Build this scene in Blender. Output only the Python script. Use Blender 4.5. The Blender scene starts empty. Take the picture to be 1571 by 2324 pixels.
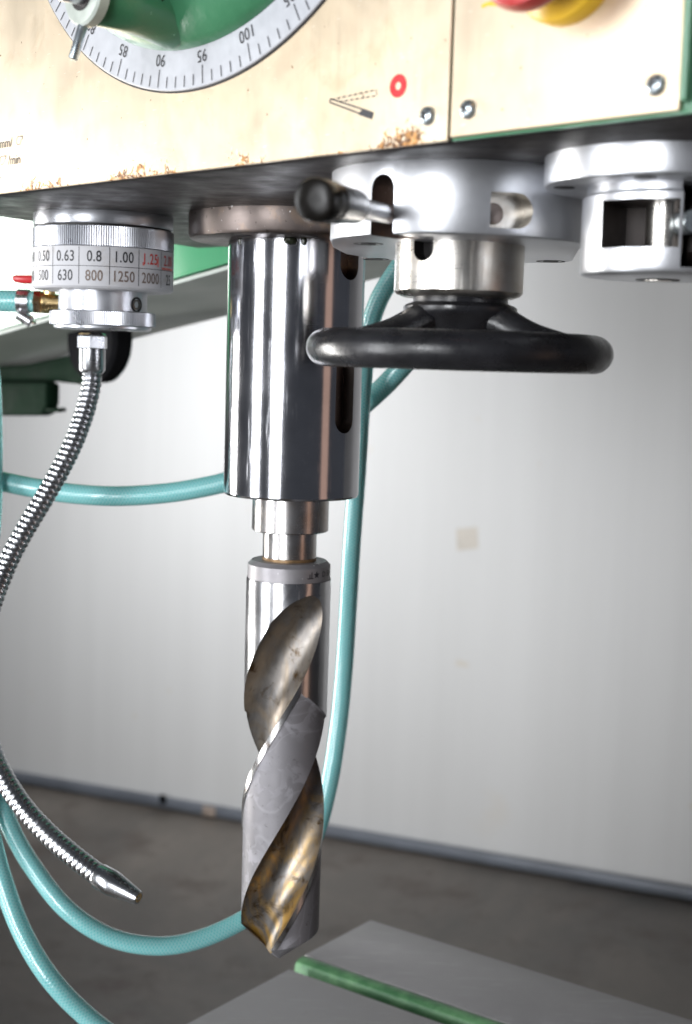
import bpy, bmesh, math, random
import numpy as np
from mathutils import Vector, Matrix
R_ = math.radians
random.seed(7); rng = np.random.default_rng(7)
scene = bpy.context.scene

# ------------------------------------------------------------------ camera
CZ = 1.30                                     # lens height above the floor (m)
F, CX, CY = 3200., 785.5, 1162.               # focal length and centre in units of a 1571 x 2324 survey grid
PITCH, ROLL = R_(6.2), .030
fw = np.array([0, math.cos(PITCH), -math.sin(PITCH)])
_r0 = np.array([1., 0, 0]); _u0 = np.array([0, math.sin(PITCH), math.cos(PITCH)])
RT = _r0*math.cos(ROLL) + _u0*math.sin(ROLL); UP = _u0*math.cos(ROLL) - _r0*math.sin(ROLL)
cam_d = bpy.data.cameras.new('camera'); cam = bpy.data.objects.new('camera', cam_d)
scene.collection.objects.link(cam); scene.camera = cam
cam.matrix_world = Matrix(((RT[0], UP[0], -fw[0], 0), (RT[1], UP[1], -fw[1], 0), (RT[2], UP[2], -fw[2], CZ), (0, 0, 0, 1)))
cam_d.sensor_fit = 'VERTICAL'; cam_d.sensor_height = 36.; cam_d.lens = 36.*F/2324.
cam_d.clip_start = .02; cam_d.clip_end = 100
cam_d.dof.use_dof = True; cam_d.dof.focus_distance = .735; cam_d.dof.aperture_fstop = 10.5

# ------------------------------------------------------------------ light
world = bpy.data.worlds.new('World'); scene.world = world; world.use_nodes = True
world.node_tree.nodes['Background'].inputs[0].default_value = (.80, .86, 1, 1)
world.node_tree.nodes['Background'].inputs[1].default_value = .08
def area(name, loc, target, sx, sy, power, col):
    l = bpy.data.lights.new(name, 'AREA'); l.shape = 'RECTANGLE'; l.size = sx; l.size_y = sy
    l.energy = power; l.color = col
    o = bpy.data.objects.new(name, l); scene.collection.objects.link(o); o.location = loc
    o.rotation_euler = (Vector(target) - Vector(loc)).to_track_quat('-Z', 'Y').to_euler()
    return o
wf = area('window_light_far', (-2.5, 1.88, CZ-.42), (-.1, .75, CZ-.05), .66, 1.7, 33, (1, .98, .95)); wf.data.spread = R_(105)
ws = area('window_light_side', (-2.5, -.52, CZ-.10), (-.03, .74, CZ), .62, 2.2, 25, (.95, .97, 1)); ws.data.spread = R_(100)
wb = area('window_light_back', (-1.25, -1.7, CZ+.10), (-.03, .84, CZ-.05), .80, 2.4, 8, (.95, .97, 1)); wb.data.spread = R_(40)
area('ceiling_light', (.95, -.45, CZ+1.75), (.05, .60, CZ), .28, .28, 10, (1, .97, .94))
wl_ = area('wall_wash_light', (-.85, 1.70, CZ+1.30), (-.30, 4.1, CZ-.42), .40, .40, 10.5, (.95, .97, 1)); wl_.data.spread = R_(54)  # added lamp out of view, makes the bright patch on the wall
area('brown_strip_lamp', (1.9, -.35, CZ-.1), (0, .84, CZ), .5, 2.2, 2.0, (1, .62, .45))  # added dim lamp, only there for the brown strip mirrored in the quill
vs = scene.view_settings
vs.view_transform = 'Standard'; vs.look = 'None'; vs.exposure = 0.0; vs.gamma = 1.0; vs.use_curve_mapping = False

# ------------------------------------------------------------------ survey helpers: a sighting in the photograph to a point of the place
def ray(x, y): return fw + RT*(x-CX)/F - UP*(y-CY)/F
def atY(x, y, Y): r = ray(x, y); return r*Y/r[1] + np.array([0, 0, CZ])
def atZ(x, y, Z): r = ray(x, y); return r*(Z-CZ)/r[2] + np.array([0, 0, CZ])
def atP(x, y, p0, n):
    r = ray(x, y); o = np.array([0, 0, CZ]); return o + r*(np.dot(np.asarray(p0)-o, n)/np.dot(r, n))

# ------------------------------------------------------------------ materials
MATS = {}
class N:
    def __init__(s, name):
        s.m = bpy.data.materials.new(name); s.m.use_nodes = True; MATS[name] = s.m
        s.t = s.m.node_tree; s.b = s.t.nodes['Principled BSDF']; s._co = None
    def new(s, k, **kw):
        n = s.t.nodes.new(k)
        for a, v in kw.items(): setattr(n, a, v)
        return n
    def link(s, a, b): s.t.links.new(a, b)
    def coord(s, kind='Object'):
        if s._co is None: s._co = s.new('ShaderNodeTexCoord')
        return s._co.outputs[kind]
    def mapped(s, scale=(1, 1, 1), rot=(0, 0, 0), kind='Object'):
        m = s.new('ShaderNodeMapping'); m.inputs['Scale'].default_value = scale; m.inputs['Rotation'].default_value = rot
        s.link(s.coord(kind), m.inputs[0]); return m.outputs[0]
    def noise(s, scale, detail=4, rough=.55, vec=None, dist=0):
        n = s.new('ShaderNodeTexNoise'); n.inputs['Scale'].default_value = scale; n.inputs['Detail'].default_value = detail
        n.inputs['Roughness'].default_value = rough; n.inputs['Distortion'].default_value = dist
        s.link(vec if vec is not None else s.coord(), n.inputs['Vector']); return n.outputs['Fac']
    def ramp(s, fac, a, b, ca=(0, 0, 0, 1), cb=(1, 1, 1, 1)):
        r = s.new('ShaderNodeValToRGB'); e = r.color_ramp.elements
        e[0].position = a; e[1].position = b; e[0].color = ca; e[1].color = cb
        s.link(fac, r.inputs[0]); return r.outputs[0]
    def mix(s, fac, a, b):
        m = s.new('ShaderNodeMix', data_type='RGBA')
        if isinstance(fac, (int, float)): m.inputs[0].default_value = fac
        else: s.link(fac, m.inputs[0])
        for i, v in ((6, a), (7, b)):
            if isinstance(v, tuple): m.inputs[i].default_value = (*v[:3], 1)
            else: s.link(v, m.inputs[i])
        return m.outputs[2]
    def math(s, op, a, b=None):
        m = s.new('ShaderNodeMath', operation=op)
        for i, v in enumerate((a, b)):
            if v is None: continue
            if isinstance(v, (int, float)): m.inputs[i].default_value = v
            else: s.link(v, m.inputs[i])
        return m.outputs[0]
    def maprange(s, v, a, b, c, d):
        m = s.new('ShaderNodeMapRange'); s.link(v, m.inputs[0])
        for i, x in enumerate((a, b, c, d)): m.inputs[i+1].default_value = x
        return m.outputs[0]
    def color(s, c):
        if isinstance(c, tuple): s.b.inputs['Base Color'].default_value = (*c[:3], 1)
        else: s.link(c, s.b.inputs['Base Color'])
        return s
    def set(s, **kw):
        for k, v in kw.items():
            i = s.b.inputs[{'rough': 'Roughness', 'metal': 'Metallic', 'coat': 'Coat Weight', 'coatr': 'Coat Roughness', 'spec': 'Specular IOR Level',
                            'aniso': 'Anisotropic', 'trans': 'Transmission Weight', 'sss': 'Subsurface Weight', 'anrot': 'Anisotropic Rotation'}[k]]
            if isinstance(v, (int, float)): i.default_value = v
            else: s.link(v, i)
        return s
    def bump(s, h, dist=.0005, strength=.5):
        b = s.new('ShaderNodeBump'); b.inputs['Distance'].default_value = dist; b.inputs['Strength'].default_value = strength
        s.link(h, b.inputs['Height']); s.link(b.outputs[0], s.b.inputs['Normal']); return s

def simple(name, col, rough=.5, metal=0., var=.15, scale=60, rvar=.08, bump=0, bscale=400, **kw):
    n = N(name); f = n.noise(scale, 5)
    dk = tuple(c*(1-var) for c in col); lt = tuple(min(1, c*(1+var)) for c in col)
    n.color(n.mix(n.ramp(f, .3, .7), dk, lt))
    n.set(rough=n.maprange(n.noise(scale*1.7, 4), .3, .7, max(.02, rough-rvar), rough+rvar), metal=metal, **kw)
    if bump: n.bump(n.noise(bscale, 3), bump)
    return n.m

# brass coloured front plates, brushed upright, with scuffs and rust along the bottom edge (Generated-free: object space, z up)
def plate_mat(name, base, rust):
    n = N(name)
    brush = n.noise(1, 3, .6, n.mapped((1500, 1500, 20)))
    cloud = n.noise(11, 5, .6)
    c = n.mix(n.ramp(brush, .3, .7), tuple(x*.985 for x in base), base)
    c = n.mix(n.math('MULTIPLY', n.ramp(cloud, .42, .75), .55), c, tuple(x*y for x, y in zip(base, (.84, .77, .67))))
    c = n.mix(n.math('MULTIPLY', n.ramp(n.noise(38, 6, .72, dist=1.2), .54, .74), .40), c, (.55, .40, .22))
    speck = n.ramp(n.noise(330, 2), .735, .76)
    c = n.mix(speck, c, (.30, .17, .07))
    scr = n.ramp(n.noise(1, 2, .5, n.mapped((160, 160, 900), (0, .5, .3))), .70, .74)
    c = n.mix(n.math('MULTIPLY', scr, .5), c, (.95, .9, .8))
    rough = n.math('ADD', n.maprange(brush, .3, .7, .325, .365), n.maprange(n.noise(24, 5, .65), .35, .7, -.03, .07))
    if rust:
        sep = n.new('ShaderNodeSeparateXYZ'); n.link(n.coord(), sep.inputs[0])
        edge = n.maprange(sep.outputs[2], .0005, .011, .17, -.10)
        nz = n.math('ADD', n.noise(230, 5, .7, dist=1.2), edge)
        big = n.noise(17, 3)
        nz = n.math('ADD', nz, n.maprange(big, .42, .66, -.24, .07))
        mask = n.ramp(nz, .60, .66)
        c = n.mix(mask, c, n.mix(n.ramp(n.noise(420, 3), .4, .6), (.10, .04, .015), (.55, .27, .08)))
        n.bump(n.math('SUBTRACT', 1., mask), .0004)
        n.set(metal=n.maprange(mask, 0, 1, .78, .2))
    else:
        n.set(metal=.74)
    n.color(c); n.set(rough=rough, aniso=.15)
    return n.m
plate_mat('brass_plate', (.78, .66, .495), True)
plate_mat('brass_plate_switch', (.65, .54, .40), False)

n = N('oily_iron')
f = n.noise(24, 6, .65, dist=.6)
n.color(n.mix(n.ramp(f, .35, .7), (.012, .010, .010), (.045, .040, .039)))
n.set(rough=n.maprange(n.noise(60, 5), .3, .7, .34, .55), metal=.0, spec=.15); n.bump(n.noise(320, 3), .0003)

def steel(name, col, rough, scratch=.25, spots=0., warm=0.):
    n = N(name)
    fine = n.noise(1, 3, .6, n.mapped((260, 260, 2600)))
    cl = n.noise(28, 5, .6)
    c = n.mix(n.ramp(cl, .35, .7), tuple(x*.82 for x in col), col)
    if warm: c = n.mix(n.math('MULTIPLY', n.ramp(n.noise(45, 5, .65), .5, .72), warm), c, (.34, .22, .12))
    if spots: c = n.mix(n.ramp(n.noise(260, 3), .66, .70), c, (.05, .04, .035))
    sp = n.ramp(n.noise(700, 1), .76, .78); c = n.mix(n.math('MULTIPLY', sp, .6), c, (.95, .95, .95))
    n.color(c); n.set(metal=1., rough=n.math('ADD', n.maprange(n.math('ADD', n.math('MULTIPLY', fine, scratch), cl), .3, .9, rough*.7, rough*1.5), n.math('MULTIPLY', n.ramp(n.noise(1, 3, .6, n.mapped((420, 420, 26), (.06, .04, 0))), .60, .74), .16)))
    n.bump(fine, .00003); return n.m
steel('polished_steel', (.58, .58, .61), .10)
steel('worn_steel', (.60, .58, .57), .20, warm=.5)
steel('flange_steel', (.15, .125, .115), .36, spots=1, warm=.5)
steel('slot_steel', (.20, .165, .15), .30, warm=.6)
steel('hub_steel', (.70, .67, .62), .26, warm=.35)
steel('drill_shank', (.68, .68, .70), .17, spots=0, warm=.12)
steel('chrome', (.50, .51, .53), .22)

n = N('satin_aluminium')
cl = n.noise(26, 4)
c = n.mix(n.ramp(cl, .35, .7), (.56, .57, .595), (.66, .67, .70))
c = n.mix(n.ramp(n.noise(55, 5, .7), .735, .75), c, (.12, .30, .18))
n.color(c); n.set(metal=.88, rough=n.maprange(cl, .3, .7, .30, .44)); n.bump(n.noise(900, 2), .00004)
simple('satin_silver', (.46, .47, .50), .32, .8, .12, 40)
simple('dial_silver', (.40, .41, .44), .42, .25, .05, 160, rvar=.05, bump=.00003, bscale=1500)
n = N('number_band')
n.color(n.mix(n.ramp(n.noise(60, 5, .7), .55, .78), (.47, .47, .49), (.38, .35, .32))); n.set(rough=.5, metal=.0, spec=.3)
simple('ink', (.018, .018, .022), .5, 0, .1)
simple('faded_ink', (.16, .12, .10), .55, 0, .35, 300)
simple('red_ink', (.50, .035, .03), .5, 0, .25, 300)
simple('red_smear', (.62, .16, .14), .5, 0, .4, 200)
simple('red_print', (.62, .015, .02), .4, 0, .08, 200)
simple('black_plastic', (.013, .013, .015), .30, 0, .45, 55, rvar=.13, bump=.00012, bscale=700)
simple('black_knob', (.008, .007, .006), .20, 0, .3, 120, rvar=.06, bump=.0001, bscale=300, spec=.12)
simple('red_plastic', (.42, .03, .03), .32, 0, .12, 80)
simple('yellow_plastic', (.75, .46, .02), .35, 0, .1, 80)
simple('oil_grime', (.018, .022, .014), .15, 0, .4, 300, bump=.0006, bscale=500)
simple('recess_shade', (.030, .022, .019), .40, .3, .4, 60)  # dark tone puts the shade inside the clamp drum openings into the colour
simple('dark_hole', (.012, .010, .010), .5, .2, .3)  # near-black: shade of holes, grooves and sockets put into the colour
n = N('green_paint')
c = n.mix(n.ramp(n.noise(30, 5), .3, .7), (.036, .150, .072), (.050, .19, .095))
c = n.mix(n.ramp(n.noise(210, 4, .7), .685, .71), c, (.20, .40, .28))
c = n.mix(n.ramp(n.noise(140, 4, .7), .72, .74), c, (.02, .03, .02))
n.color(c); n.set(rough=.28, coat=.3, coatr=.2); n.bump(n.noise(90, 4), .0012)
simple('arm_green', (.055, .26, .125), .11, 0, .08, 8, rvar=.03)
simple('arm_underside', (.30, .34, .31), .45, 0, .12, 9)  # pale grey: light reflected onto the underside, put into the colour
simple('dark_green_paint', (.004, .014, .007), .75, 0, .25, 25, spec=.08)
simple('worn_green_paint', (.40, .44, .40), .42, .2, .22, 70)
simple('brass', (.72, .53, .26), .30, 1, .2, 120)
simple('dull_brass', (.58, .42, .26), .26, 1, .2, 120)
simple('zinc', (.60, .60, .62), .30, 1, .2, 150)
simple('grey_zinc', (.42, .47, .50), .30, .85, .25, 120)
simple('black_rubber', (.008, .008, .009), .9, 0, .2, 30, spec=.05)
simple('valve_red', (.50, .015, .02), .30, 0, .1, 50)
n = N('table_steel')
f = n.noise(9, 6, .65, dist=.5)
c = n.mix(n.ramp(f, .32, .7), (.235, .23, .235), (.33, .325, .33))
c = n.mix(n.math('MULTIPLY', n.ramp(n.noise(1, 3, .5, n.mapped((30, 420, 30), (0, 0, .55))), .62, .70), .5), c, (.42, .42, .43))
c = n.mix(n.ramp(n.noise(40, 5, .7), .66, .76), c, (.14, .12, .10))
n.color(c); n.set(metal=.3, rough=n.maprange(f, .3, .7, .34, .52)); n.bump(n.noise(500, 3), .00008)
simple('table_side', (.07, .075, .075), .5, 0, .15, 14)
n = N('slot_green')
n.color(n.mix(n.ramp(n.noise(60, 5, .6), .4, .65), (.07, .21, .09), (.16, .36, .17))); n.set(rough=.4); n.bump(n.noise(150, 4), .0008)

# braided hose: uv.x runs along in metres, uv.y round (0..1)
n = N('teal_hose')
sep = n.new('ShaderNodeSeparateXYZ'); n.link(n.coord('UV'), sep.inputs[0])
al = n.math('MULTIPLY', sep.outputs[0], 2600.); ar = n.math('MULTIPLY', sep.outputs[1], 2*math.pi*10)
w1 = n.math('SINE', n.math('ADD', al, ar)); w2 = n.math('SINE', n.math('SUBTRACT', al, ar))
br = n.math('MAXIMUM', w1, w2)
mask = n.ramp(br, .55, .95)
n.color(n.mix(n.math('MULTIPLY', mask, .55), (.19, .57, .575), (.56, .80, .79)))
n.set(rough=.22, coat=.6, coatr=.10, sss=.2, trans=.30); n.b.inputs['Subsurface Radius'].default_value = (.002, .006, .006); n.b.inputs['Subsurface Scale'].default_value = 1.
n.bump(br, .00015, .4)

n = N('wall_paint')
st = n.noise(1, 4, .6, n.mapped((9, 9, .35)))
c = n.mix(n.ramp(st, .35, .75), (.69, .685, .67), (.64, .635, .62))
c = n.mix(n.ramp(n.noise(3.1, 3, .5), .66, .78), c, (.68, .65, .60))
c = n.mix(n.ramp(n.noise(11, 2), .72, .78), c, (.64, .60, .53))
n.color(c); n.set(rough=.38, spec=.5)
simple('rail_paint', (.15, .165, .19), .4, .1, .2, 5)
simple('rust_film', (.22, .14, .07), .4, .5, .3, 200)
simple('beige_stain', (.60, .555, .49), .5, 0, .12, 20)
simple('rail_stain', (.36, .29, .24), .6, 0, .3, 30)
n = N('floor_concrete')
f = n.noise(1.1, 8, .7, dist=.6)
c = n.mix(n.ramp(f, .32, .70), (.045, .039, .032), (.235, .205, .175))
c = n.mix(n.ramp(n.noise(3.5, 6, .72), .52, .68), c, (.060, .034, .022))
n.color(c); n.set(rough=n.maprange(f, .3, .7, .30, .55)); n.bump(n.noise(60, 4), .002)

# drill surfaces
n = N('drill_land')
sm = n.noise(52, 3, .5, dist=2.2)
c = n.mix(n.math('MULTIPLY', n.ramp(sm, .53, .57), n.ramp(n.noise(30, 2), .45, .6)), (.185, .178, .188), (.27, .262, .28))
sw = n.math('ABSOLUTE', n.math('SUBTRACT', n.noise(22, 2, .5, dist=.9), .52))
c = n.mix(n.math('MULTIPLY', n.ramp(sw, .0, .022, (1, 1, 1, 1), (0, 0, 0, 1)), .15), c, (.46, .455, .48))
c = n.mix(n.ramp(n.noise(330, 5, .7), .62, .72), c, (.06, .055, .055))
n.color(c); n.set(metal=.30, rough=n.maprange(sm, .4, .6, .46, .58))
n = N('drill_collar')
c = n.mix(n.ramp(n.noise(70, 5), .35, .7), (.22, .21, .22), (.29, .28, .29))
c = n.mix(n.ramp(n.noise(420, 2), .72, .74), c, (.8, .8, .8))
n.color(c); n.set(metal=.5, rough=.45)
n = N('drill_margin'); n.color(n.mix(n.ramp(n.noise(160, 4), .55, .7), (.74, .73, .72), (.36, .26, .20))); n.set(metal=1., rough=.22)
n = N('drill_flute')
st = n.noise(1, 5, .6, n.mapped((60, 60, 17)), .6)
sep = n.new('ShaderNodeSeparateXYZ'); n.link(n.coord(), sep.inputs[0])
low = n.maprange(sep.outputs[2], .05, .130, 1., .16)           # cutting oil has run down and dried in the lower half
c = n.mix(n.ramp(st, .36, .62), (.125, .118, .114), (.22, .205, .19))
c = n.mix(n.math('MULTIPLY', n.ramp(n.noise(1, 5, .65, n.mapped((55, 55, 22)), 1.), .42, .60), low), c, (.40, .24, .055))
c = n.mix(n.ramp(n.noise(62, 6, .7, dist=.8), .545, .67), c, (.060, .034, .012))
n.color(c); n.set(metal=.85, rough=n.math('ADD', n.maprange(n.noise(1, 4, .6, n.mapped((260, 260, 120))), .3, .7, .28, .44), n.maprange(low, .16, 1., .10, 0.))); n.bump(n.noise(1, 3, .6, n.mapped((700, 700, 160))), .00012)

# ------------------------------------------------------------------ mesh helpers (all shapes in world metres)
WL = {}                                        # world origin of each object
def finish(o, sharp=32):
    me = o.data
    for p in me.polygons: p.use_smooth = True
    try: me.set_sharp_from_angle(angle=R_(sharp))
    except Exception: pass
def attach(o, loc, parent):
    WL[o.name] = np.array(loc, float)
    if parent is not None:
        o.parent = parent; o.location = loc
        o.matrix_parent_inverse = Matrix.Translation(Vector(-WL[parent.name]))
    else: o.location = loc
def tag(o, label, cat=None, group=None, kind=None):
    if label: o['label'] = label
    if cat: o['category'] = cat
    if group: o['group'] = group
    if kind: o['kind'] = kind
    return o
def obj(name, V, Fc, mats, parent=None, mi=None, uv=None, sharp=32, origin=None):
    V = np.asarray(V, float)
    if origin is None: origin = np.array([(V[:, 0].min()+V[:, 0].max())/2, (V[:, 1].min()+V[:, 1].max())/2, V[:, 2].min()])
    me = bpy.data.meshes.new(name); me.from_pydata([tuple(v) for v in V-origin], [], [tuple(int(i) for i in f) for f in Fc])
    for m in ([mats] if isinstance(mats, str) else mats): me.materials.append(MATS[m])
    if mi is not None: me.polygons.foreach_set('material_index', mi)
    if uv is not None:
        l = me.uv_layers.new(name='uv')
        l.data.foreach_set('uv', np.asarray(uv, float)[[v for p in me.polygons for v in p.vertices]].ravel())
    bm = bmesh.new(); bm.from_mesh(me); bmesh.ops.recalc_face_normals(bm, faces=bm.faces); bm.to_mesh(me); bm.free()
    o = bpy.data.objects.new(name, me); scene.collection.objects.link(o)
    finish(o, sharp); attach(o, origin, parent); return o
def thing(name, loc, label, cat, group=None):
    o = bpy.data.objects.new(name, None); scene.collection.objects.link(o); o.empty_display_size = .02
    attach(o, np.array(loc, float), None); return tag(o, label, cat, group)
def join(parts):
    V, Fc, k = [], [], 0
    for v, f in parts:
        V.append(np.asarray(v, float)); Fc += [tuple(i+k for i in q) for q in f]; k += len(v)
    return np.vstack(V), Fc
EZ = np.array([0, 0, 1.])
def frame(ax, hint=None):
    ax = np.asarray(ax, float); ax = ax/np.linalg.norm(ax)
    h = np.array([0, 0, 1.]) if hint is None else np.asarray(hint, float)
    if abs(h @ ax) > .95: h = np.array([1., 0, 0])
    a = np.cross(h, ax); a /= np.linalg.norm(a); return a, np.cross(ax, a), ax
def lathe(c, prof, seg=96, ax=(0, 0, 1), caps=True, rmod=None):
    """prof: list of (radius, offset along ax); rmod(j, k) scales radius"""
    a, b, w = frame(ax); c = np.asarray(c, float); V = []; Fc = []
    th = np.arange(seg)*2*math.pi/seg
    for j, (r, h) in enumerate(prof):
        rr = np.full(seg, r) if rmod is None else r + rmod(j, np.arange(seg))
        V.append(c + np.outer(rr*np.cos(th), a) + np.outer(rr*np.sin(th), b) + w*h)
    for j in range(len(prof)-1):
        for k in range(seg):
            k2 = (k+1) % seg; Fc.append((j*seg+k, j*seg+k2, (j+1)*seg+k2, (j+1)*seg+k))
    if caps: Fc.append(tuple(range(seg-1, -1, -1))); Fc.append(tuple((len(prof)-1)*seg+k for k in range(seg)))
    return np.vstack(V), Fc
def cyl(c, r, h, seg=64, ax=(0, 0, 1), ch=0.):
    ch = min(ch, h*.45) if h > 0 else ch
    if ch: p = [(r-ch, 0), (r-ch*.3, ch*.3), (r, ch), (r, h-ch), (r-ch*.3, h-ch*.3), (r-ch, h)]
    else: p = [(r, 0), (r, h)]
    return lathe(c, p, seg, ax)
def zcyl(c, z0, z1, r, seg=96, ch=.0006): return cyl((c[0], c[1], min(z0, z1)), r, abs(z1-z0), seg, (0, 0, 1), ch)
def prism(poly, v):
    """poly: list of 3d points (planar), extruded by vector v"""
    P = np.asarray(poly, float); k = len(P); V = np.vstack([P, P+np.asarray(v, float)])
    Fc = [tuple(range(k)), tuple(range(2*k-1, k-1, -1))] + [(i, (i+1) % k, k+(i+1) % k, k+i) for i in range(k)]
    return V, Fc
def box(c, a, b, w):
    c, a, b, w = (np.asarray(t, float) for t in (c, a, b, w))
    return prism([c-a-b-w, c+a-b-w, c+a+b-w, c-a+b-w], 2*w)
def bevel(o, w, seg=2, ang=40):
    bm = bmesh.new(); bm.from_mesh(o.data)
    es = [e for e in bm.edges if len(e.link_faces) == 2 and e.calc_face_angle(0) > R_(ang)]
    bmesh.ops.bevel(bm, geom=es, offset=w, segments=seg, affect='EDGES', profile=.5, clamp_overlap=True)
    bm.to_mesh(o.data); bm.free(); finish(o); return o
def cut(o, shapes, matname):
    """carve shapes (V, F) out of o; the carved walls take matname"""
    if matname not in [m.name for m in o.data.materials]: o.data.materials.append(MATS[matname])
    idx = [m.name for m in o.data.materials].index(matname); tmp = []
    for V, Fc in shapes:
        me = bpy.data.meshes.new('t'); me.from_pydata([tuple(v) for v in V], [], Fc)
        bm = bmesh.new(); bm.from_mesh(me); bmesh.ops.recalc_face_normals(bm, faces=bm.faces); bm.to_mesh(me); bm.free()
        for m in o.data.materials: me.materials.append(m)
        for p in me.polygons: p.material_index = idx
        c = bpy.data.objects.new('t', me); scene.collection.objects.link(c); tmp.append(c)
        md = o.modifiers.new('b', 'BOOLEAN'); md.operation = 'DIFFERENCE'; md.solver = 'EXACT'; md.object = c
    bpy.context.view_layer.update()
    dg = bpy.context.evaluated_depsgraph_get()
    me = bpy.data.meshes.new_from_object(o.evaluated_get(dg)); o.modifiers.clear(); o.data = me
    for c in tmp: bpy.data.objects.remove(c)
    finish(o); return o
def spline(P, n):
    P = np.asarray(P, float); P = np.vstack([2*P[0]-P[1], P, 2*P[-1]-P[-2]]); out = []
    for i in range(1, len(P)-2):
        p0, p1, p2, p3 = P[i-1:i+3]
        for t in np.linspace(0, 1, n, endpoint=False):
            out.append(.5*(2*p1+(p2-p0)*t+(2*p0-5*p1+4*p2-p3)*t*t+(3*p1-p0-3*p2+p3)*t**3))
    out.append(P[-2]); out = np.array(out)
    s = np.r_[0, np.cumsum(np.linalg.norm(np.diff(out, axis=0), axis=1))]
    return out, s
def resample(C, s, step):
    m = max(2, int(s[-1]/step)); q = np.linspace(0, s[-1], m+1)
    return np.stack([np.interp(q, s, C[:, k]) for k in range(3)], 1), q
def sweep(C, s, rad, seg=24):
    """tube along C; rad scalar or array per point; gives V, F, uv"""
    n = len(C); T = np.gradient(C, axis=0); T /= np.linalg.norm(T, axis=1)[:, None]
    a, b, _ = frame(T[0]); V = []; uv = []; rad = np.broadcast_to(rad, (n,))
    th = np.arange(seg+1)*2*math.pi/seg
    for i in range(n):
        a = a - T[i]*(a@T[i]); a /= np.linalg.norm(a); b = np.cross(T[i], a)
        V.append(C[i] + rad[i]*(np.outer(np.cos(th), a)+np.outer(np.sin(th), b)))
        uv.append(np.stack([np.full(seg+1, s[i]), th/(2*math.pi)], 1))
    Fc = []; w = seg+1
    for i in range(n-1):
        for k in range(seg): Fc.append((i*w+k, i*w+k+1, (i+1)*w+k+1, (i+1)*w+k))
    Fc.append(tuple(range(seg-1, -1, -1))); Fc.append(tuple((n-1)*w+k for k in range(seg)))
    return np.vstack(V), Fc, np.vstack(uv)
_TX = {}
def text2d(s, size, spacing=1., sx=1.):
    key = (s, size, spacing, sx)
    if key in _TX: return _TX[key]
    cu = bpy.data.curves.new('t', 'FONT'); cu.body = s; cu.size = size; cu.align_x = 'CENTER'; cu.align_y = 'CENTER'; cu.resolution_u = 4; cu.space_character = spacing; cu.offset = size*(.012 if size > .0082 else .004)
    o = bpy.data.objects.new('t', cu); scene.collection.objects.link(o); bpy.context.view_layer.update()
    me = bpy.data.meshes.new_from_object(o.evaluated_get(bpy.context.evaluated_depsgraph_get()))
    V = np.array([v.co[:2] for v in me.vertices]); Fc = [tuple(p.vertices) for p in me.polygons]
    bpy.data.objects.remove(o); bpy.data.meshes.remove(me)
    V = (V - (V.max(0)+V.min(0))/2)*np.array([sx, 1.]); _TX[key] = (V, Fc); return V, Fc
def facing(c):
    d = np.array([0, 0.]) - np.asarray(c[:2], float); d /= np.linalg.norm(d); return np.array([d[0], d[1], 0])
def onround(c, r, th, z):
    """point on an upright cylinder; th = 0 looks at the lens, positive to the right"""
    f = facing(c); s = np.array([-f[1], f[0], 0])
    return np.array([c[0], c[1], 0]) + r*(f*math.cos(th)+s*math.sin(th)) + EZ*z
def roundcut(c, r, th, z0, z1, w, depth, top=True, bot=True, n=10, out=.01):
    """slot shaped cutter, radial into an upright cylinder"""
    f = facing(c); s = np.array([-f[1], f[0], 0]); d = f*math.cos(th)+s*math.sin(th); t = np.array([-d[1], d[0], 0])
    P = []; h = w/2; o = np.array([c[0], c[1], 0]) + d*(r-depth)
    for k in range(n+1):
        a = math.pi*k/n
        P.append((h*math.cos(a), z1-h+h*math.sin(a)) if top else (h if k == 0 else -h, z1))
        if not top and k == 0: P.append((-h, z1)); break
    if bot:
        for k in range(n+1): a = math.pi+math.pi*k/n; P.append((h*math.cos(a), z0+h+h*math.sin(a)))
    else: P += [(-h, z0), (h, z0)]
    return prism([o+t*p+EZ*q for p, q in P], d*(depth+out))

# ================================================================== SETTING
b0 = atZ(0, 1765, 0.); b1 = atZ(1571, 2038, 0.); wd = (b1-b0)/np.linalg.norm(b1-b0); wn = np.array([-wd[1], wd[0], 0])   # wn points away from the lens
fl = obj('floor', [(-7, -3.5, 0), (7, -3.5, 0), (7, 7, 0), (-7, 7, 0)], [(0, 1, 2, 3)], 'floor_concrete'); tag(fl, None, kind='structure')
p0 = b0-wd*4; p1 = b1+wd*4
wl = obj('wall', *prism([p0, p1, p1+EZ*3.2, p0+EZ*3.2], wn*.15), 'wall_paint'); tag(wl, None, kind='structure')
rail = obj('base_rail', *prism([p0-wn*.03+EZ*.004, p1-wn*.03+EZ*.004, p1-wn*.03+EZ*.033, p0-wn*.03+EZ*.033], wn*.027), 'rail_paint', wl)
bevel(rail, .006)
def railspot(x0, x1, y, z0, z1, m, nm):
    q0 = atZ(x0, y, 0.); q1 = atZ(x1, y, 0.); c = b0+wd*((q0+q1)/2-b0)@wd if False else b0+wd*(((q0+q1)/2-b0)@wd)
    h = abs((q1-q0)@wd)/2
    o = obj(nm, *box(c-wn*.034+EZ*(z0+z1)/2, wd*h, wn*.0035, EZ*(z1-z0)/2), m, wl); bevel(o, .003)
railspot(362, 380, 1838, .02, .046, 'black_rubber', 'rail_clip')
railspot(468, 505, 1850, .006, .035, 'rail_stain', 'rail_joint')

tp_ = [atP(x, y, b0, wn) for x, y in ((1036, 1200), (1084, 1196), (1086, 1244), (1038, 1250))]
obj('stain_patch', *prism([p-wn*.001 for p in tp_], -wn*.0012), 'beige_stain', wl)  # thin raised patch added in place of a beige wall stain

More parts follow.
